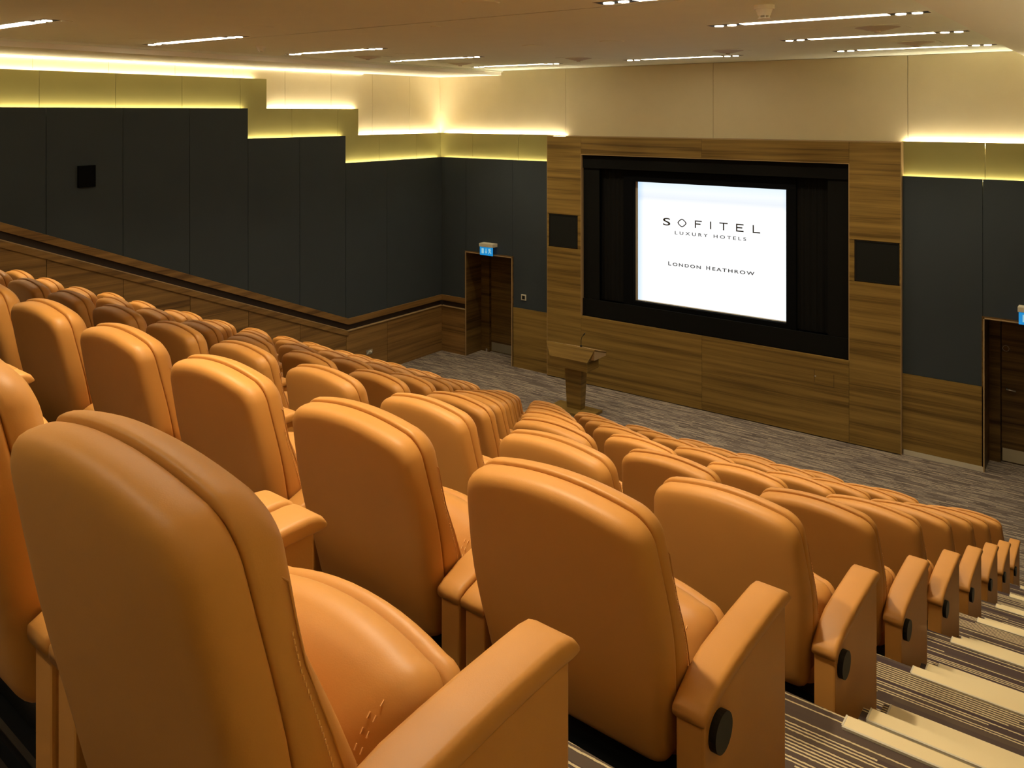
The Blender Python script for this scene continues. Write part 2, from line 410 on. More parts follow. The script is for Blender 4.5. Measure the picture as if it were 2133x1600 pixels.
# wainscot and rail left of the left door
box('rail_band', L+.02, DX[0][0]-.012, D-.022, D+.04, 1.065, 1.18, M['wood_low'], wf, .004)
box('rail_groove', L+.02, DX[0][0]-.012, D+.035, D+.1, .955, 1.065, M['groove'], wf)
box('wainscot_cap', L+.02, DX[0][0]-.012, D-.028, D+.05, .943, .957, M['woodlip'], wf)
fpanel('wainscot_panel', L+.015, DX[0][0]-.012, 0, .942, D-.012, M['wood_low'])
fpanel('wainscot_panel', DX[0][1]+.012, SX[0]+.02, 0, 1.168, D-.012, M['wood'])
fpanel('wainscot_panel', SX[3]-.03, DX[1][0]-.012, .075, 1.18, D-.012, M['wood'])
fpanel('wainscot_panel', DX[1][1]+.012, .5, .075, 1.18, D-.012, M['wood'])
b1 = box('baseboard_front', SX[3]+.02, DX[1][0]-.005, D-.018, D+.02, 0, .07, M['skirt']); b1['kind'] = 'structure'
# surround
YS = D-.085
sr = struct(boxes('trim_1', [(SX[0]+.01, SX[1]-.01, YS+.022, D+.2, 0.01, ST-.01), (SX[2]+.01, SX[3]-.01, YS+.022, D+.2, 0.01, ST-.01),
                           (SX[1]-.01, SX[2]+.01, YS+.022, D+.2, RZ[1]+.01, ST-.01), (SX[1]-.01, SX[2]+.01, YS+.022, D+.2, 0.01, RZ[0]-.01)], M['groove']))
def spanel(name, x0, x1, z0, z1, mat): return box(name, x0+.002, x1-.002, YS, YS+.02, z0+.002, z1-.002, mat, sr)
SL = (2.478, 3.084)                         # speaker grilles in the pillars
for a, b, sx0, sx1 in ((SX[0], SX[1], -8.955, -8.325), (SX[2], SX[3], -3.40, -2.785)):
    spanel('pillar_panel', a, b, .012, SL[0]-.01, M['wood'])
    spanel('pillar_panel', a, b, SL[1]+.01, ST, M['wood'])
    spanel('pillar_panel', a, sx0-.006, SL[0]-.01, SL[1]+.01, M['wood'])
    spanel('pillar_panel', sx1+.006, b, SL[0]-.01, SL[1]+.01, M['wood'])
spanel('head_panel', SX[1], -5.863, RZ[1], ST, M['wood']); spanel('head_panel', -5.863, SX[2], RZ[1], ST, M['wood'])
spanel('base_panel', SX[1], -5.86, .012, RZ[0], M['wood']); spanel('base_panel', -5.86, SX[2], .012, RZ[0], M['wood'])
box('top_lipping', SX[0], SX[3], YS-.002, D+.12, ST, ST+.012, M['woodlip'], sr)
box('side_lipping', SX[3]-.002, SX[3]+.006, YS, D+.07, 0.0, ST, M['woodlip'], sr)
box('side_lipping', SX[0]-.006, SX[0]+.002, YS, D+.07, 0.0, ST, M['woodlip'], sr)
boxes('opening_lipping', [(SX[1]-.004, SX[1]+.006, YS-.002, YS+.12, RZ[0], RZ[1]), (SX[2]-.006, SX[2]+.004, YS-.002, YS+.12, RZ[0], RZ[1]),
      (SX[1], SX[2], YS-.002, YS+.12, RZ[1]-.006, RZ[1]+.004)], M['woodlip'], sr)
boxes('access_hatch', [(-4.005, -4.0, YS-.0015, YS, .83, 1.03), (-3.71, -3.705, YS-.0015, YS, .80, 1.0), (-4.0, -3.705, YS-.001, YS, .80, .803)], M['groove'], sr)
cyl('hatch_lock', (-3.985, YS-.003, .93), 'y', .012, .006, M['steel'], sr, 12)
# recess
boxes('recess_lining', [(SX[1]-.05, SX[1], YS+.12, D+.75, RZ[0]-.05, RZ[1]+.05), (SX[2], SX[2]+.05, YS+.12, D+.75, RZ[0]-.05, RZ[1]+.05),
      (SX[1], SX[2], YS+.12, D+.75, RZ[1], RZ[1]+.05), (SX[1], SX[2], YS+.12, D+.75, RZ[0]-.05, RZ[0]), (SX[1]-.05, SX[2]+.05, D+.75, D+.8, RZ[0]-.05, RZ[1]+.05)], M['mask'], sr)

# ---------------------------------------------------------------- doors
def door(n, x0, x1, depth, leaf_x0, handle, label_bits):
    r = struct(empty('door_%d' % n, ((x0+x1)/2, D, 0)))
    ox, oy = (x0+x1)/2, D
    def bx(name, a, b, c, d, e, f, mat, bevel=0): 
        o = box(name, a-ox, b-ox, c-oy, d-oy, e, f, mat, r, bevel); return o
    bx('reveal', x0-.03, x0, D-.012, D+depth+.06, 0, DH, M['wood_door'])
    bx('reveal', x1, x1+.03, D-.012, D+depth+.06, 0, DH, M['wood_door'])
    bx('reveal', x0-.03, x1+.03, D-.012, D+depth+.06, DH, DH+.03, M['wood_door'])
    bx('edge_lipping', x0-.012, x0+.004, D-.024, D-.008, 0, DH+.012, M['woodlip'])
    bx('edge_lipping', x1-.004, x1+.012, D-.024, D-.008, 0, DH+.012, M['woodlip'])
    bx('edge_lipping', x0-.012, x1+.012, D-.024, D-.008, DH-.004, DH+.012, M['woodlip'])
    bx('door_frame', x0, leaf_x0-.006, D+depth-.06, D+depth+.04, 0, DH, M['wood_door'])
    bx('door_frame', x1-.05, x1, D+depth-.02, D+depth+.04, 0, DH, M['wood_door'])
    bx('door_frame', x0, x1, D+depth-.02, D+depth+.04, DH-.045, DH, M['wood_door'])
    bx('backing', x0-.03, x1+.03, D+depth+.05, D+depth+.07, 0, DH+.03, M['groove'])
    leaf = bx('door_leaf', leaf_x0, x1-.05, D+depth, D+depth+.045, .008, DH-.05, M['wood_door'])
    kp = bx('kick_plate', leaf_x0+.012, x1-.06, D+depth-.004, D+depth, .02, .20, M['dullsteel'] if n == 1 else M['kick'])
    bx('threshold', x0, x1, D+.05, D+depth+.05, -.01, .002, M['carpet_front'])
    return r, ox, oy
d1, ox1, oy1 = door(1, DX[0][0], DX[0][1], .55, -10.855, False, '')
d2, ox2, oy2 = door(2, DX[1][0], DX[1][1], .55, -1.555, True, '')
# door closers teeth on the left door's edge, seen as pale slots
for i in range(5):
    box('hinge', -9.99-ox1, -9.95-ox1, .545, .552, .42+.36*i, .47+.36*i, M['woodlip'], d1)
cyl('door_stop', (-10.93-ox1, .49, .03), 'z', .02, .06, M['steel'], d1, 12)
tube('door_handle', [(-1.487-ox2, .55, 1.06), (-1.487-ox2, .495, 1.06), (-1.47-ox2, .485, 1.06), (-1.37-ox2, .485, 1.055)], .010, M['steel'], d2)
bm = bmesh.new()
bmesh.ops.create_circle(bm, cap_ends=False, segments=24, radius=.04, matrix=Matrix.Translation((-1.50-ox2, .547, 1.63)) @ Matrix.Rotation(math.pi/2, 4, 'X'))
me_pts = [v.co.copy() for v in bm.verts]; bm.free()
tube('door_sign', me_pts+[me_pts[0]], .0025, M['steel'], d2, 6)

# ---------------------------------------------------------------- right and rear walls (outside the frame)
wr = struct(box('wall_right', XR, XR+.15, YB, 14.0, -.1, CEIL+.05, M['groove']))
box('dark_panel', XR-.19, XR-.15, YB, D, -.1, Z3, M['dark'], wr)
box('gold_panel', XR-.09, XR-.05, YB, D, 3.7, Z2, M['gold'], wr); box('beige_panel', XR-.01, XR+.02, YB, D, 4.2, CEIL-.05, M['beige'], wr)
box('led_strip', XR-.046, XR-.014, YB+.2, D-.1, Z2-.038, Z2-.03, M['led_right_fill'], wr); box('led_strip', XR-.146, XR-.094, YB+.2, D-.1, Z3-.038, Z3-.03, M['led_low'], wr)  # both strips are unseen, added to light the nearest seats and aisle sides
wb = struct(box('wall_back', -12.2, XR+.15, YB-.15, YB, -.1, CEIL+.05, M['groove']))
box('dark_panel', -12.0, XR, YB, YB+.025, 3.0, CEIL, M['dark'], wb)

# ---------------------------------------------------------------- screen and its black drapes
YSCR = D+.15
scr = empty('projection_screen', (-5.835, YSCR, 1.649))
def sx(x): return x+5.835
def sz(z): return z-1.649
box('screen_panel', sx(-7.185), sx(-4.488), 0, .02, sz(1.649), sz(3.77), M['screen'], scr)
boxes('screen_frame', [(sx(-7.43), sx(-7.232), -.09, .03, sz(1.45), sz(3.98)), (sx(-4.486), sx(-4.33), -.09, .03, sz(1.45), sz(3.98)),
                       (sx(-7.232), sx(-4.486), -.09, .03, sz(3.772), sz(3.98)), (sx(-7.232), sx(-4.486), -.09, .03, sz(1.45), sz(1.632))], M['mask'], scr)
box('frame_edge', sx(-7.232), sx(-7.187), -.005, .03, sz(1.632), sz(3.772), M['skirt'], scr)  # pale colour stands in for screen light on the black frame's reveal
box('frame_edge', sx(-7.187), sx(-4.488), -.002, .03, sz(1.632), sz(1.648), M['white'], scr)
tag(scr, 'glowing white projection screen showing a hotel name in dark letters, framed in black', 'screen')
def text_fit(word, x0, x1, z0, z1, mat, spacing=1.0, bold=0.0, name='lettering'):
    c = bpy.data.curves.new('t', 'FONT'); c.body = word; c.space_character = spacing; c.offset = bold; c.resolution_u = 4
    t = bpy.data.objects.new('t', c); COL.objects.link(t)
    dg = bpy.context.evaluated_depsgraph_get(); dg.update()
    me = bpy.data.meshes.new_from_object(t.evaluated_get(dg)); bpy.data.objects.remove(t)
    xs = [v.co.x for v in me.vertices]; ys = [v.co.y for v in me.vertices]
    ax, bx_, ay, by = min(xs), max(xs), min(ys), max(ys)
    for v in me.vertices:
        u = (v.co.x-ax)/(bx_-ax) if bx_ > ax else .5; q = (v.co.y-ay)/(by-ay)
        v.co = (sx(x0+(x1-x0)*u), -.0025, sz(z0+(z1-z0)*q))
    # one part per letter
    bm = bmesh.new(); bm.from_mesh(me); bpy.data.meshes.remove(me)
    left = set(bm.faces)
    while left:
        f = left.pop(); grp = [f]; st = [f]
        while st:
            for e in st.pop().edges:
                for g in e.link_faces:
                    if g in left: left.remove(g); grp.append(g); st.append(g)
        b2 = bmesh.new(); vm = {}
        for g in grp:
            for v in g.verts:
                if v not in vm: vm[v] = b2.verts.new(v.co)
            b2.faces.new([vm[v] for v in g.verts])
        from_bm(name, b2, mat, scr)
    bm.free()
zt0, zt1 = 3.024, 3.153
text_fit('S', -6.692, -6.550, zt0-.002, zt1+.002, M['ink2'], 1, .008)
SW = .019
def letter(poly): prism('lettering', [(sx(a), sz(b)) for a, b in poly], 'y', -.0035, -.001, M['ink2'], scr)
a, b, c = -6.088, -5.962, -5.985
letter([(a, zt0), (a+.020, zt0), (a+.020, 3.083), (c, 3.083), (c, 3.083+SW), (a+.020, 3.083+SW), (a+.020, zt1-SW), (b, zt1-SW), (b, zt1), (a, zt1)])
letter([(-5.812, zt0), (-5.792, zt0), (-5.792, zt1), (-5.812, zt1)])
letter([(-5.582, zt0), (-5.562, zt0), (-5.562, zt1-SW), (-5.499, zt1-SW), (-5.499, zt1), (-5.645, zt1), (-5.645, zt1-SW), (-5.582, zt1-SW)])
a, b, c = -5.352, -5.223, -5.245
letter([(a, zt0), (b, zt0), (b, zt0+SW), (a+.020, zt0+SW), (a+.020, 3.081), (c, 3.081), (c, 3.081+SW), (a+.020, 3.081+SW), (a+.020, zt1-SW), (b, zt1-SW), (b, zt1), (a, zt1)])
letter([(-5.068, zt0), (-4.943, zt0), (-4.943, zt0+SW), (-5.048, zt0+SW), (-5.048, zt1), (-5.068, zt1)])
# the rounded diamond that stands for the O
bm = bmesh.new()
def diamond(R):
    out = []
    for i in range(64):
        a = 2*math.pi*i/64; c, s = math.cos(a), math.sin(a)
        r = R/((abs(c)**1.35+abs(s)**1.35)**(1/1.35)); out.append((r*c*1.15, r*s))
    return out
A, B = diamond(.0740), diamond(.0565)
va = [bm.verts.new((sx(-6.329)+x, -.0025, sz(3.0885)+z)) for x, z in A]; vb = [bm.verts.new((sx(-6.329)+x, -.0025, sz(3.0885)+z)) for x, z in B]
for i in range(64): bm.faces.new((va[i], va[(i+1) % 64], vb[(i+1) % 64], vb[i]))
from_bm('lettering', bm, M['ink2'], scr)
text_fit('LUXURY', -6.463, -5.855, 2.882, 2.938, M['ink'], 1.55, .008)
text_fit('HOTELS', -5.748, -5.180, 2.882, 2.938, M['ink'], 1.5, .008)
text_fit('L', -6.590, -6.535, 2.327, 2.395, M['ink'], 1, .016)
text_fit('ONDON', -6.505, -5.980, 2.326, 2.384, M['ink'], 1.3, .016)
text_fit('H', -5.880, -5.812, 2.327, 2.395, M['ink'], 1, .016)
text_fit('EATHROW', -5.770, -5.036, 2.326, 2.384, M['ink'], 1.3, .016)

def drape(name, x0, x1, z0, z1, y, folds, amp, label, horizontal=False):
    bm = bmesh.new(); n = folds*6; f = []; bk = []
    for i in range(n+1):
        t = i/n; yy = y+amp*math.sin(t*folds*2*math.pi)
        x = x0+(x1-x0)*t
        f.append((bm.verts.new((x, yy, z0)), bm.verts.new((x, yy, z1)))); bk.append((bm.verts.new((x, yy+.02, z0)), bm.verts.new((x, yy+.02, z1))))
    for i in range(n):
        bm.faces.new((f[i][0], f[i+1][0], f[i+1][1], f[i][1])); bm.faces.new((bk[i][0], bk[i][1], bk[i+1][1], bk[i+1][0]))
        bm.faces.new((f[i][1], f[i+1][1], bk[i+1][1], bk[i][1])); bm.faces.new((f[i][0], bk[i][0], bk[i+1][0], f[i+1][0]))
    bm.faces.new((f[0][0], f[0][1], bk[0][1], bk[0][0])); bm.faces.new((f[n][0], bk[n][0], bk[n][1], f[n][1]))
    o = from_bm(name, bm, M['drape'], None, False)
    tag(o, label, 'drape'); return o
drape('pelmet', SX[1]+.004, SX[2]-.004, 3.985, RZ[1]-.004, D-.03, 1, .0, 'black fabric pelmet across the top of the screen recess')
drape('valance', SX[1]+.004, SX[2]-.004, RZ[0]+.004, 1.568, D-.03, 1, .0, 'black fabric valance across the bottom of the screen recess')
drape('drape', SX[1]+.006, -7.90, 1.57, 3.985, D-.005, 1, .0, 'flat black drape hanging at the left end of the screen recess')
drape('drape', -3.82, SX[2]-.006, 1.57, 3.985, D-.005, 1, .0, 'flat black drape hanging at the right end of the screen recess')
drape('drape', -7.91, -7.44, 1.57, 3.985, D+.10, 5, .010, 'pleated black drape between left screen edge and flat end drape')
drape('drape', -4.32, -3.81, 1.57, 3.985, D+.10, 5, .010, 'pleated black drape between right screen edge and flat end drape')

# ---------------------------------------------------------------- wall speakers, sockets, exit signs
for x0, x1, lab in ((-8.955, -8.325, 'square black speaker grille in the left wooden pillar beside the screen'), (-3.40, -2.785, 'square black speaker grille in the right wooden pillar beside the screen')):
    r = tag(empty('speaker', ((x0+x1)/2, YS, SL[0])), lab, 'speaker', 'speakers beside the screen')
    hw = (x1-x0)/2; H = SL[1]-SL[0]
    box('grille', -hw+.012, hw-.012, .006, .03, .012, H-.012, M['grille'], r)
    boxes('bezel', [(-hw, -hw+.012, .0, .03, 0, H), (hw-.012, hw, .0, .03, 0, H), (-hw, hw, .0, .03, 0, .012), (-hw, hw, .0, .03, H-.012, H)], M['black'], r)
r = tag(empty('speaker', (L, 5.818, 3.97)), 'small square black speaker on the dark left wall panels', 'speaker')
box('grille', .004, .03, -.105, .105, .015, .285, M['mask'], r)
boxes('bezel', [(.0, .034, -.12, -.105, 0, .30), (.0, .034, .105, .12, 0, .30), (.0, .034, -.12, .12, 0, .015), (.0, .034, -.12, .12, .285, .30)], M['mask'], r)
r = tag(empty('wall_socket', (-9.612, D, 1.335)), 'small steel control plate on dark panel right of the left door', 'socket')
box('plate', -.058, .058, -.012, 0, 0, .116, M['painted'], r, .004); box('button_pad', -.036, .036, -.017, -.011, .022, .094, M['black'], r, .003)
r = tag(empty('power_outlet', (L+.012, 11.187, .44)), 'small metal power outlet low on the left wooden wainscot', 'outlet')
box('plate', 0, .008, -.08, .08, -.045, .045, M['steel'], r, .003)
for yy, zz in ((-.045, -.012), (-.018, .015), (.02, .015), (.045, -.005)): box('pin_cover', .008, .014, yy-.011, yy+.011, zz-.013, zz+.013, M['white'], r, .002)
def exit_sign(x0, x1, label):
    cx = (x0+x1)/2; hw = (x1-x0)/2; Y = D-.14
    r = tag(empty('exit_sign', (cx, D, 2.15)), label, 'sign', 'lit exit signs over the doors')
    box('housing', -hw-.012, hw+.012, -.16, 0, .165, .235, M['painted'], r, .006)
    box('light_blade', -hw, hw, -.145, -.135, 0, .166, M['exit'], r)
    t = -.1485
    box('door_symbol', -hw*.72, -hw*.38, t, -.146, .035, .135, M['exitwhite'], r)
    prism('arrow_symbol', [(-.012, .135), (.006, .135), (.006, .075), (.028, .075), (-.003, .035), (-.034, .075), (-.012, .075)], 'y', t, -.146, M['exitwhite'], r)
    prism('runner_symbol', [(.055, .135), (.085, .14), (.10, .115), (.128, .105), (.126, .094), (.1, .098), (.105, .075), (.135, .06), (.12, .035), (.108, .04), (.113, .055), (.085, .068), (.07, .036), (.055, .04), (.075, .09), (.06, .1)], 'y', t, -.146, M['exitwhite'], r)
    cyl('runner_head', (.104, -.147, .137), 'y', .011, .003, M['exitwhite'], r, 12)
    return r
exit_sign(-10.60, -10.275, 'blue glowing exit sign above the left door in the front wall')
exit_sign(-1.275, -.95, 'blue glowing exit sign above the right door, cut by the picture edge')

# ---------------------------------------------------------------- ceiling fixtures
def fixture(cx, cy, label, lamps=True):
    r = tag(empty('ceiling_light', (cx, cy, CEIL)), label, 'light', 'slot lights in the ceiling')
    hl = .985; hw = .075
    boxes('housing', [(-hl, hl, -hw, -hw+.006, -.004, .03), (-hl, hl, hw-.006, hw, -.004, .03), (-hl, -hl+.006, -hw, hw, -.004, .03), (hl-.006, hl, -hw, hw, -.004, .03)], M['soffit'], r)
    for s in (-1, 1):
        box('lamp_tray', s*.66, s*.977, -hw+.007, hw-.007, -.006, -.001, M['black'], r)
        for q in (.755, .885):
            cyl('downlight_bulb', (s*q, 0, -.009), 'z', .042, .008, M['bulb'], r, 16)
    box('light_trough', -.655, .655, -hw+.007, hw-.007, -.006, -.001, M['tube'], r)
    return r
cols = {'left': -8.875, 'middle': -5.65, 'right': -2.375}
fl_list = [('left', 3.6, 'slot ceiling light of the left line, nearest the camera, cut by the picture edge'),
           ('left', 5.64, 'second slot ceiling light from the camera in the left line of lights'),
           ('left', 7.79, 'middle slot ceiling light of the left line of lights'),
           ('left', 9.83, 'fourth slot ceiling light from the camera in the left line of lights'),
           ('left', 11.99, 'slot ceiling light of the left line nearest the front wall'),
           ('middle', 11.94, 'lone slot ceiling light above the middle of the screen wall'),
           ('right', 7.75, 'slot ceiling light nearest the camera in the right line of lights'),
           ('right', 9.81, 'middle slot ceiling light of the right line of lights'),
           ('right', 11.94, 'slot ceiling light of the right line nearest the front wall')]
for c, y, lab in fl_list: fixture(cols[c], y, lab)
for c, y, lab in (('left', 1.5, 'slot ceiling light of the left line, behind the nearest one in the picture'), ('right', 5.62, 'slot ceiling light of the right line, just at the top edge of the picture'),
                ('right', 3.6, 'slot ceiling light of the right line above the fourth row from the back'), ('right', 1.5, 'slot ceiling light of the right line above the two rearmost rows')):
    fixture(cols[c], y, lab)
def spot(x, y, power, size=92, blend=.7):
    d = bpy.data.lights.new('downlight', 'SPOT'); d.energy = power; d.color = WARM; d.spot_size = math.radians(size); d.spot_blend = blend; d.shadow_soft_size = .05
    o = bpy.data.objects.new('downlight', d); COL.objects.link(o); o.location = (x, y, CEIL-.03)
for c, y in [(c, y) for c, y, _ in fl_list]+[('left', 1.5), ('right', 5.62), ('right', 3.6), ('right', 1.5)]:
    for s in (-.82, .82): spot(cols[c]+s, y, SPOT_W)

fixture(cols['right'], -.15, 'added unseen slot light behind the camera, brightening the nearest chairs')  # unseen fixture, added to brighten the nearest chair
for s in (-.82, .82): spot(cols['right']+s, -.15, SPOT_W*.16)  # dimmed lamps added with it, aimed at the nearest chair back

def vent(x, y, label):
    r = tag(empty('air_diffuser', (x, y, CEIL)), label, 'vent', 'round air diffusers in the ceiling')
    bm = bmesh.new()
    for rad, z in ((.21, -.010), (.15, -.022), (.09, -.032)):
        bmesh.ops.create_cone(bm, cap_ends=True, segments=28, radius1=rad*.72, radius2=rad, depth=.012, matrix=Matrix.Translation((0, 0, z)))
    from_bm('cone', bm, M['vent'], r)
    boxes('damper_plate', [(-.26, .26, -.26, .26, -.004, 0)], M['ceil'], r)
    cyl('hub', (0, 0, -.045), 'z', .03, .02, M['vent'], r, 14)
for x, y, lab in ((-2.07, 8.87, 'round air diffuser between the first two right-hand slot lights'), (-2.14, 11.05, 'round air diffuser before the last right-hand slot light'),
                  (-4.48, 10.95, 'round air diffuser right of the lone middle slot light'), (-9.3, 8.83, 'round air diffuser between third and fourth left-hand slot lights'),
                  (-9.27, 10.95, 'round air diffuser before the last left-hand slot light'), (-6.97, 11.08, 'round air diffuser left of the lone middle slot light')):
    vent(x, y, lab)
def disc(name, x, y, rad, label, cat, th=.008):
    bm = bmesh.new(); add_cyl(bm, (0, 0, -th/2), 'z', rad*.92, th, 28, rad)
    o = from_bm(name, bm, M['ceil']); o.location = (x, y, CEIL); tag(o, label, cat); return o
for x, y, lab in ((-6.96, 5.14, 'flush round ceiling speaker beyond the second left-hand slot light'), (-4.06, 5.04, 'flush round ceiling speaker at the top edge of the picture'),
                  (-8.44, 8.74, 'flush round ceiling speaker right of the left-hand diffuser'), (-6.13, 8.67, 'flush round ceiling speaker left of centre in the far ceiling bay'),
                  (-5.01, 8.71, 'flush round ceiling speaker right of centre in the far ceiling bay'), (-2.75, 8.68, 'flush round ceiling speaker left of the nearest right-hand diffuser'),
                  (-9.19, 5.21, 'flush round ceiling speaker left of the second left-hand slot light')):
    disc('ceiling_speaker', x, y, .15, lab, 'speaker')
disc('downlight_cover', -7.93, 3.75, .05, 'tiny ceiling disc right of the nearest left-hand slot light', 'cover')
disc('downlight_cover', -5.54, 6.17, .05, 'tiny ceiling disc just past the long ceiling joint', 'cover')
for x, y, lab, s in ((-2.37, 6.53, 'white smoke detector hanging near the right-hand slot lights', 1.35), (-8.94, 6.64, 'small smoke detector between the second and third left-hand slot lights', 1.0)):
    r = tag(empty('smoke_detector', (x, y, CEIL)), lab, 'detector', 'ceiling smoke detectors')
    cyl('base', (0, 0, -.012*s), 'z', .06*s, .024*s, M['soffit'], r, 24)
    cyl('sensor_head', (0, 0, -.042*s), 'z', .035*s, .04*s, M['soffit'], r, 20, .05*s)
    bm = bmesh.new()
    for i in range(6):
        a = i*math.pi/3; add_box(bm, .03*s*math.cos(a)-.004, .03*s*math.cos(a)+.004, .03*s*math.sin(a)-.004, .03*s*math.sin(a)+.004, -.075*s, -.058*s)
    add_cyl(bm, (0, 0, -.077*s), 'z', .036*s, .006*s, 20)
    from_bm('cage', bm, M['soffit'], r)

# ---------------------------------------------------------------- lectern
lt = tag(empty('lectern', (-7.565, 11.9, 0)), 'wooden lectern with tapered column and angled head, on the front floor', 'lectern')
box('base', -.42, .42, -.22, .20, 0, .045, M['wood'], lt, .004)
bm = bmesh.new()
def frustum(bm, x0, x1, y0, y1, z0, X0, X1, Y0, Y1, zt, ztb=None):
    ztb = zt if ztb is None else ztb
    v = [bm.verts.new(c) for c in ((x0,y0,z0),(x1,y0,z0),(x1,y1,z0),(x0,y1,z0),(X0,Y0,zt),(X1,Y0,zt),(X1,Y1,ztb),(X0,Y1,ztb))]
    for f in ((0,3,2,1),(4,5,6,7),(0,1,5,4),(1,2,6,5),(2,3,7,6),(3,0,4,7)): bm.faces.new([v[i] for i in f])
frustum(bm, -.135, .135, -.03, .11, .045, -.168, .168, -.05, .13, .765); from_bm('column', bm, M['wood'], lt)
bm = bmesh.new(); frustum(bm, -.37, .37, -.20, .16, .757, -.37, .37, -.20, .16, .915); from_bm('head_box', bm, M['wood'], lt)
bm = bmesh.new(); frustum(bm, -.37, .37, -.20, .16, .915, -.483, .470, -.13, .26, 1.128, 1.007); from_bm('head_fascia', bm, M['wood'], lt)
bm = bmesh.new(); frustum(bm, -.15, .46, -.125, .25, .95, -.15, .46, -.125, .25, 1.134, 1.018); from_bm('reading_top', bm, M['woodlip'], lt)
r = tag(empty('microphone', (-7.40, 11.84, 1.1155)), 'thin black gooseneck microphone standing on the lectern', 'microphone')
cyl('base', (0, 0, .012), 'z', .02, .024, M['black'], r, 14)
tube('gooseneck', [(0, 0, .02), (.0, 0, .10), (.015, .0, .16), (.045, .0, .20)], .005, M['black'], r)
tube('capsule', [(.043, 0, .197), (.075, 0, .235)], .010, M['black'], r)

# ---------------------------------------------------------------- auditorium chair
def pillow(name, outline, rings, mp, mat, parent, hw, hh, c, capA=None, capB=None):
    """outline in (x,v); rings = [(inset, depth)]; capA/capB = extra (inset, depth) ending in a centre point"""
    bm = bmesh.new(); R = []
    def ring(d, t):
        sxx = 1-d/hw; svv = 1-d/hh
        return [bm.verts.new(mp(c[0]+(x-c[0])*sxx, c[1]+(v-c[1])*svv, t, d)) for x, v in outline]
    allr = [(d, t) for d, t in rings]
    R = [ring(d, t) for d, t in allr]
    n = len(outline)
    for a, b in zip(R[:-1], R[1:]):
        for i in range(n): bm.faces.new((a[i], a[(i+1) % n], b[(i+1) % n], b[i]))
    for rg, dep in ((R[0], rings[0][1]), (R[-1], rings[-1][1])):
        cv = bm.verts.new(mp(c[0], c[1], dep, min(hw, hh)))
        for i in range(n): bm.faces.new((rg[i], rg[(i+1) % n], cv))
    return from_bm(name, bm, mat, parent, True)
def bez(p0, p1, p2, n):
    return [((1-t)**2*p0[0]+2*t*(1-t)*p1[0]+t*t*p2[0], (1-t)**2*p0[1]+2*t*(1-t)*p1[1]+t*t*p2[1]) for t in [i/n for i in range(n+1)]]
def back_outline(bot, top, grow=0.0):
    """outline (x, z) of the backrest: narrow foot, widest at elbow height, slightly narrower domed top"""
    def wz(z):
        t = [(.30, .236), (.36, .240), (.44, .246), (.52, .258), (.60, .264), (.68, .262), (.76, .254), (.84, .245), (.95, .236)]
        for (a, p), (b, q) in zip(t[:-1], t[1:]):
            if z <= b: return p+(q-p)*max(0, (z-a)/(b-a))+grow
        return t[-1][1]+grow
    zs = top-.078
    half = [(wz(bot)*.8*i/4, bot) for i in range(0, 4)]
    wb = wz(bot)
    half += bez((wb-.035, bot), (wb, bot), (wz(bot+.035), bot+.035), 4)
    half += [(wz(bot+.035+(zs-bot-.035)*i/9), bot+.035+(zs-bot-.035)*i/9) for i in range(1, 9)]
    def dome(x): return top-.034*(x/.235)**2
    xs = .196+grow
    half += bez((wz(zs), zs), (wz(zs)-.010, dome(xs)-.014), (xs, dome(xs)), 9)
    half += [(xs*(1-i/6), dome(xs*(1-i/6))) for i in range(1, 6)]
    half += [(0, top)]
    return half+[(-x, z) for x, z in half[-2:0:-1]]
def seam_y(z): return .053-.215*(z-.6)+.05*max(0, z-.72)**2
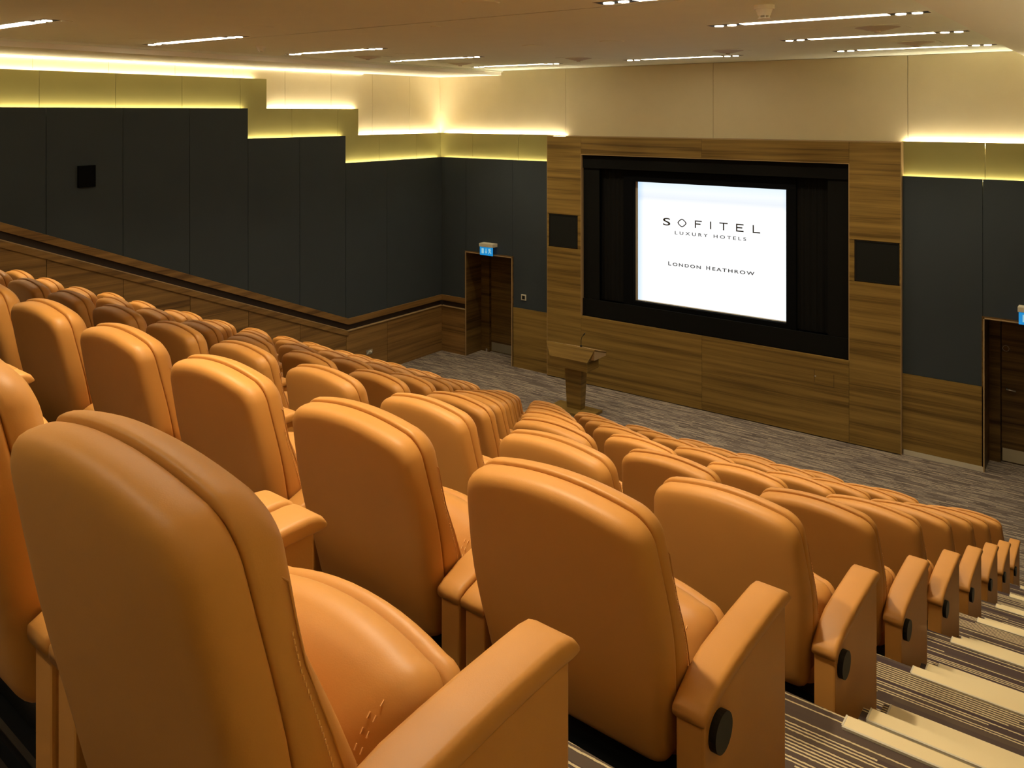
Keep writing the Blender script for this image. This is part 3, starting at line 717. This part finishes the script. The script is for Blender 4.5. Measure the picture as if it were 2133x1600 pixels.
def make_chair():
    r = empty('auditorium_chair')
    # rear shell
    so = back_outline(.318, .907)
    pillow('backrest_shell', so, [(.10, -.002), (.03, -.002), (.0045, -.001), (.001, -.004), (0, -.010), (.0, -.026), (.0015, -.039), (.005, -.050), (.011, -.058), (.019, -.0635), (.030, -.067), (.050, -.069), (.09, -.0705), (.14, -.071), (.19, -.072)],
           lambda x, v, t, d: (x, seam_y(v)+t, v), M['leather'], r, .26, .297, (0, .61))
    def th(z): return 1.12+.95*max(0.0, min(1.0, (.68-z)/.22))+.16*math.exp(-((z-.82)/.08)**2)
    co = back_outline(.345, .915, -.001)
    pillow('back_cushion', co, [(.10, .002), (.03, .002), (.0045, .001), (.001, .004), (0, .009), (.0, .018), (.003, .028), (.009, .038), (.018, .046), (.032, .053), (.055, .060), (.09, .067), (.14, .072), (.19, .075)],
           lambda x, v, t, d: (x, seam_y(v)+t*th(v), v), M['leather'], r, .259, .29, (0, .63))
    # tipped-up seat: local a along the seat, t towards the sitter
    O = (.178, .212); dv = (.50, .866); nv = (-.866, .50)
    def smap(x, a, t, d): return (x, O[0]+a*dv[0]+t*nv[0], O[1]+a*dv[1]+t*nv[1])
    def rrect(hw, a0, a1, rad, bulge=0.0):
        p = []
        for cx, cy, s in ((hw-rad, a0+rad, -90), (hw-rad, a1-rad, 0), (-hw+rad, a1-rad, 90), (-hw+rad, a0+rad, 180)):
            for i in range(7):
                a = math.radians(s+15*i); p.append((cx+rad*math.cos(a), cy+rad*math.sin(a)))
            if s == 0: p += [((hw-rad)*(1-2*i/10), a1+bulge*(1-(1-2*i/10)**2)) for i in range(1, 10)]
        return p
    pillow('seat_cushion', rrect(.236, .0, .355, .055, .022), [(.09, 0), (.02, 0), (.006, .002), (0, .012), (0, .03), (.003, .045), (.010, .058), (.022, .069), (.045, .080), (.08, .089), (.12, .094), (.16, .096)],
           smap, M['leather'], r, .236, .178, (0, .178))
    pillow('seat_cover', rrect(.238, -.01, .366, .055, .024), [(.11, -.052), (.05, -.052), (.022, -.049), (.008, -.041), (.002, -.030), (0, -.018), (.003, -.008), (.012, -.002), (.05, -.001), (.10, -.001)],
           smap, M['leather'], r, .236, .178, (0, .178))
    # stitched seams: both ends of the seat and the sides of the headrest
    for s in (-1, 1):
        bm = bmesh.new()
        for off in (-.006, .006):
            for i in range(16):
                a = .05+.30*i/16; b = a+.008
                def pt(a): 
                    rr = math.sin(min(1, max(0, (a-.0)/.355))*math.pi)
                    return Vector(smap(s*(.176+off), a, .0905-.055*(abs((a-.178)/.178))**4, 0))
                add_tube(bm, [pt(a), pt(b)], .0013, 4)
        from_bm('seat_stitching', bm, M['stitch'], r)['kind'] = 'stuff'
    # piped and stitched seams on both sides of the back cushion
    side = [p for p in co if p[0] > .1 and .37 < p[1] < .835]
    def cpt(x, v, d, t):
        sxx = 1-d/.259; svv = 1-d/.29
        v2 = .63+(v-.63)*svv
        return Vector((x*sxx, seam_y(v2)+t*th(v2), v2))
    for s in (-1, 1):
        line = [cpt(x, v, .0072, .0385) for x, v in side]
        xx, vv = side[-1]
        line += [cpt(xx-.004, vv+.008, .0035, .031), cpt(xx-.006, vv+.012, .0005, .020), cpt(xx-.006, vv+.011, .001, .008)]
        line = [Vector((s*q.x, q.y, q.z)) for q in line]
        bm = bmesh.new(); add_tube(bm, line, .0013, 5); from_bm('seam_piping', bm, M['leather'], r, True)
        bm = bmesh.new()
        for i in range(34):
            f = 1+(len(side)-3)*i/34; j = int(f); g = f-j
            x = side[j][0]+(side[j+1][0]-side[j][0])*g; v = side[j][1]+(side[j+1][1]-side[j][1])*g
            q = cpt(x, v, .0018, .029); q.x = (q.x+.0008)*s
            add_tube(bm, [q, q+Vector((0, -.0008, .0055))], .0011, 4)
        from_bm('cushion_stitching', bm, M['stitch'], r)['kind'] = 'stuff'
    # armrests, side panels
    prof = [(.036, .494), (.06, .505), (.12, .523), (.19, .534), (.26, .541), (.34, .547), (.42, .551), (.462, .552), (.485, .549), (.498, .541), (.504, .530)]
    thick = [.030, .034, .036, .036, .036, .036, .036, .036, .034, .024, .008]
    for s in (-1, 1):
        bm = bmesh.new(); rings = []
        for i, ((y, z), t) in enumerate(zip(prof, thick)):
            inn = .250 if y > .17 else .250+.013*(.17-y)/.134
            xo = .3385; w = xo-inn; rad = min(.013, t*.45)
            if i == 0: pass
            pts = []
            for cx, cz, a0 in ((xo-rad, z-rad, 0), (inn+rad, z-rad, 90), (inn+rad, z-t+rad*.5, 180), (xo-rad, z-t+rad*.5, 270)):
                rz = rad if a0 < 180 else rad*.5
                for j in range(4):
                    a = math.radians(a0+30*j); pts.append((cx+rad*math.cos(a), cz+rz*math.sin(a)))
            rings.append([bm.verts.new((s*x, y, zz)) for x, zz in pts])
        n = len(rings[0])
        for a, b in zip(rings[:-1], rings[1:]):
            for k in range(n): bm.faces.new((a[k], a[(k+1) % n], b[(k+1) % n], b[k]))
        bm.faces.new(rings[0]); bm.faces.new(rings[-1])
        o = from_bm('armrest', bm, M['leather'], r, True)
        pn = prism('side_panel', [(.046, 0), (.487, 0), (.487, .518), (.42, .517), (.34, .513), (.26, .507), (.19, .500), (.12, .489), (.046, .467)], 'x', s*.2665, s*.3315, M['leather'], r, .006, False)
    # black pedestal under the seat
    boxes('pedestal', [(-.255, .255, .10, .34, 0, .29), (-.255, .255, .082, .1, .10, .125), (-.255, .255, .074, .1, .195, .215)], M['blackmetal'], r)
    return r
proto = make_chair()
def add_cap(chair):
    pn = [c for c in chair.children if c.name.startswith('side_panel') and c.data.vertices[0].co.x > 0][0]
    return cyl('hinge_cap', (.339, .105, .425), 'x', .041, .018, M['black'], pn, 28)
def copy_tree(o, parent=None):
    c = o.copy(); COL.objects.link(c)
    if parent is not None: c.parent = parent
    for ch in list(o.children): copy_tree(ch, c)
    return c
ordn = ['', 'first', 'second', 'third', 'fourth', 'fifth', 'sixth', 'seventh', 'eighth', 'ninth', 'tenth', 'eleventh', 'twelfth', 'thirteenth']
def seat_label(k, i):
    row = 'front row' if k == 9 else '%s row from the front' % ordn[10-k]
    if i == 0: pos = 'end seat at the right aisle'
    elif i == 12: pos = 'end seat at the left aisle'
    else: pos = '%s seat from the right aisle' % ordn[i+1]
    return 'tan leather auditorium chair, %s, %s' % (pos, row)
def proj(x, y, z):
    c, s = math.cos(YAW), math.sin(YAW)
    wd = -x*s+y*c
    if wd < .12: return None
    return 1066.5+1744.9*(x*c+y*s)/wd, 235.46-1744.9*(z-CAM_Z)/wd
spots = []
for k in range(1, 10):
    for i in range(13):
        d = i*P; al = fan(k)
        x = xarm(k)-.3395-.15*al-d*math.cos(al); y = ytop(k)+d*math.sin(al)
        pr = [proj(x+dx, y+dy, zrow(k)+dz) for dx in (-.34, .34) for dy in (-.1, .5) for dz in (0.0, .95)]
        pr = [q for q in pr if q]
        if len(pr) < 6 or max(q[0] for q in pr) < -20 or min(q[1] for q in pr) > 1620: continue
        spots.append((k, i, x, y, al))
capped = {}
for j, (k, i, x, y, al) in enumerate(spots):
    ch = proto if j == 0 else copy_tree(proto)
    ch.location = (x, y, zrow(k)); ch.rotation_euler = (0, 0, -al)
    tag(ch, seat_label(k, i), 'chair', 'tan leather chairs in the raked rows')
    capped[(k, i)] = ch
cap_me = None
for (k, i), ch in capped.items():
    if i != 0: continue
    pn = [c for c in ch.children if c.name.startswith('side_panel') and c.data.vertices[0].co.x > 0][0]
    if cap_me is None:
        o = add_cap(ch); cap_me = o.data
    else:
        link('hinge_cap', cap_me, None, pn)
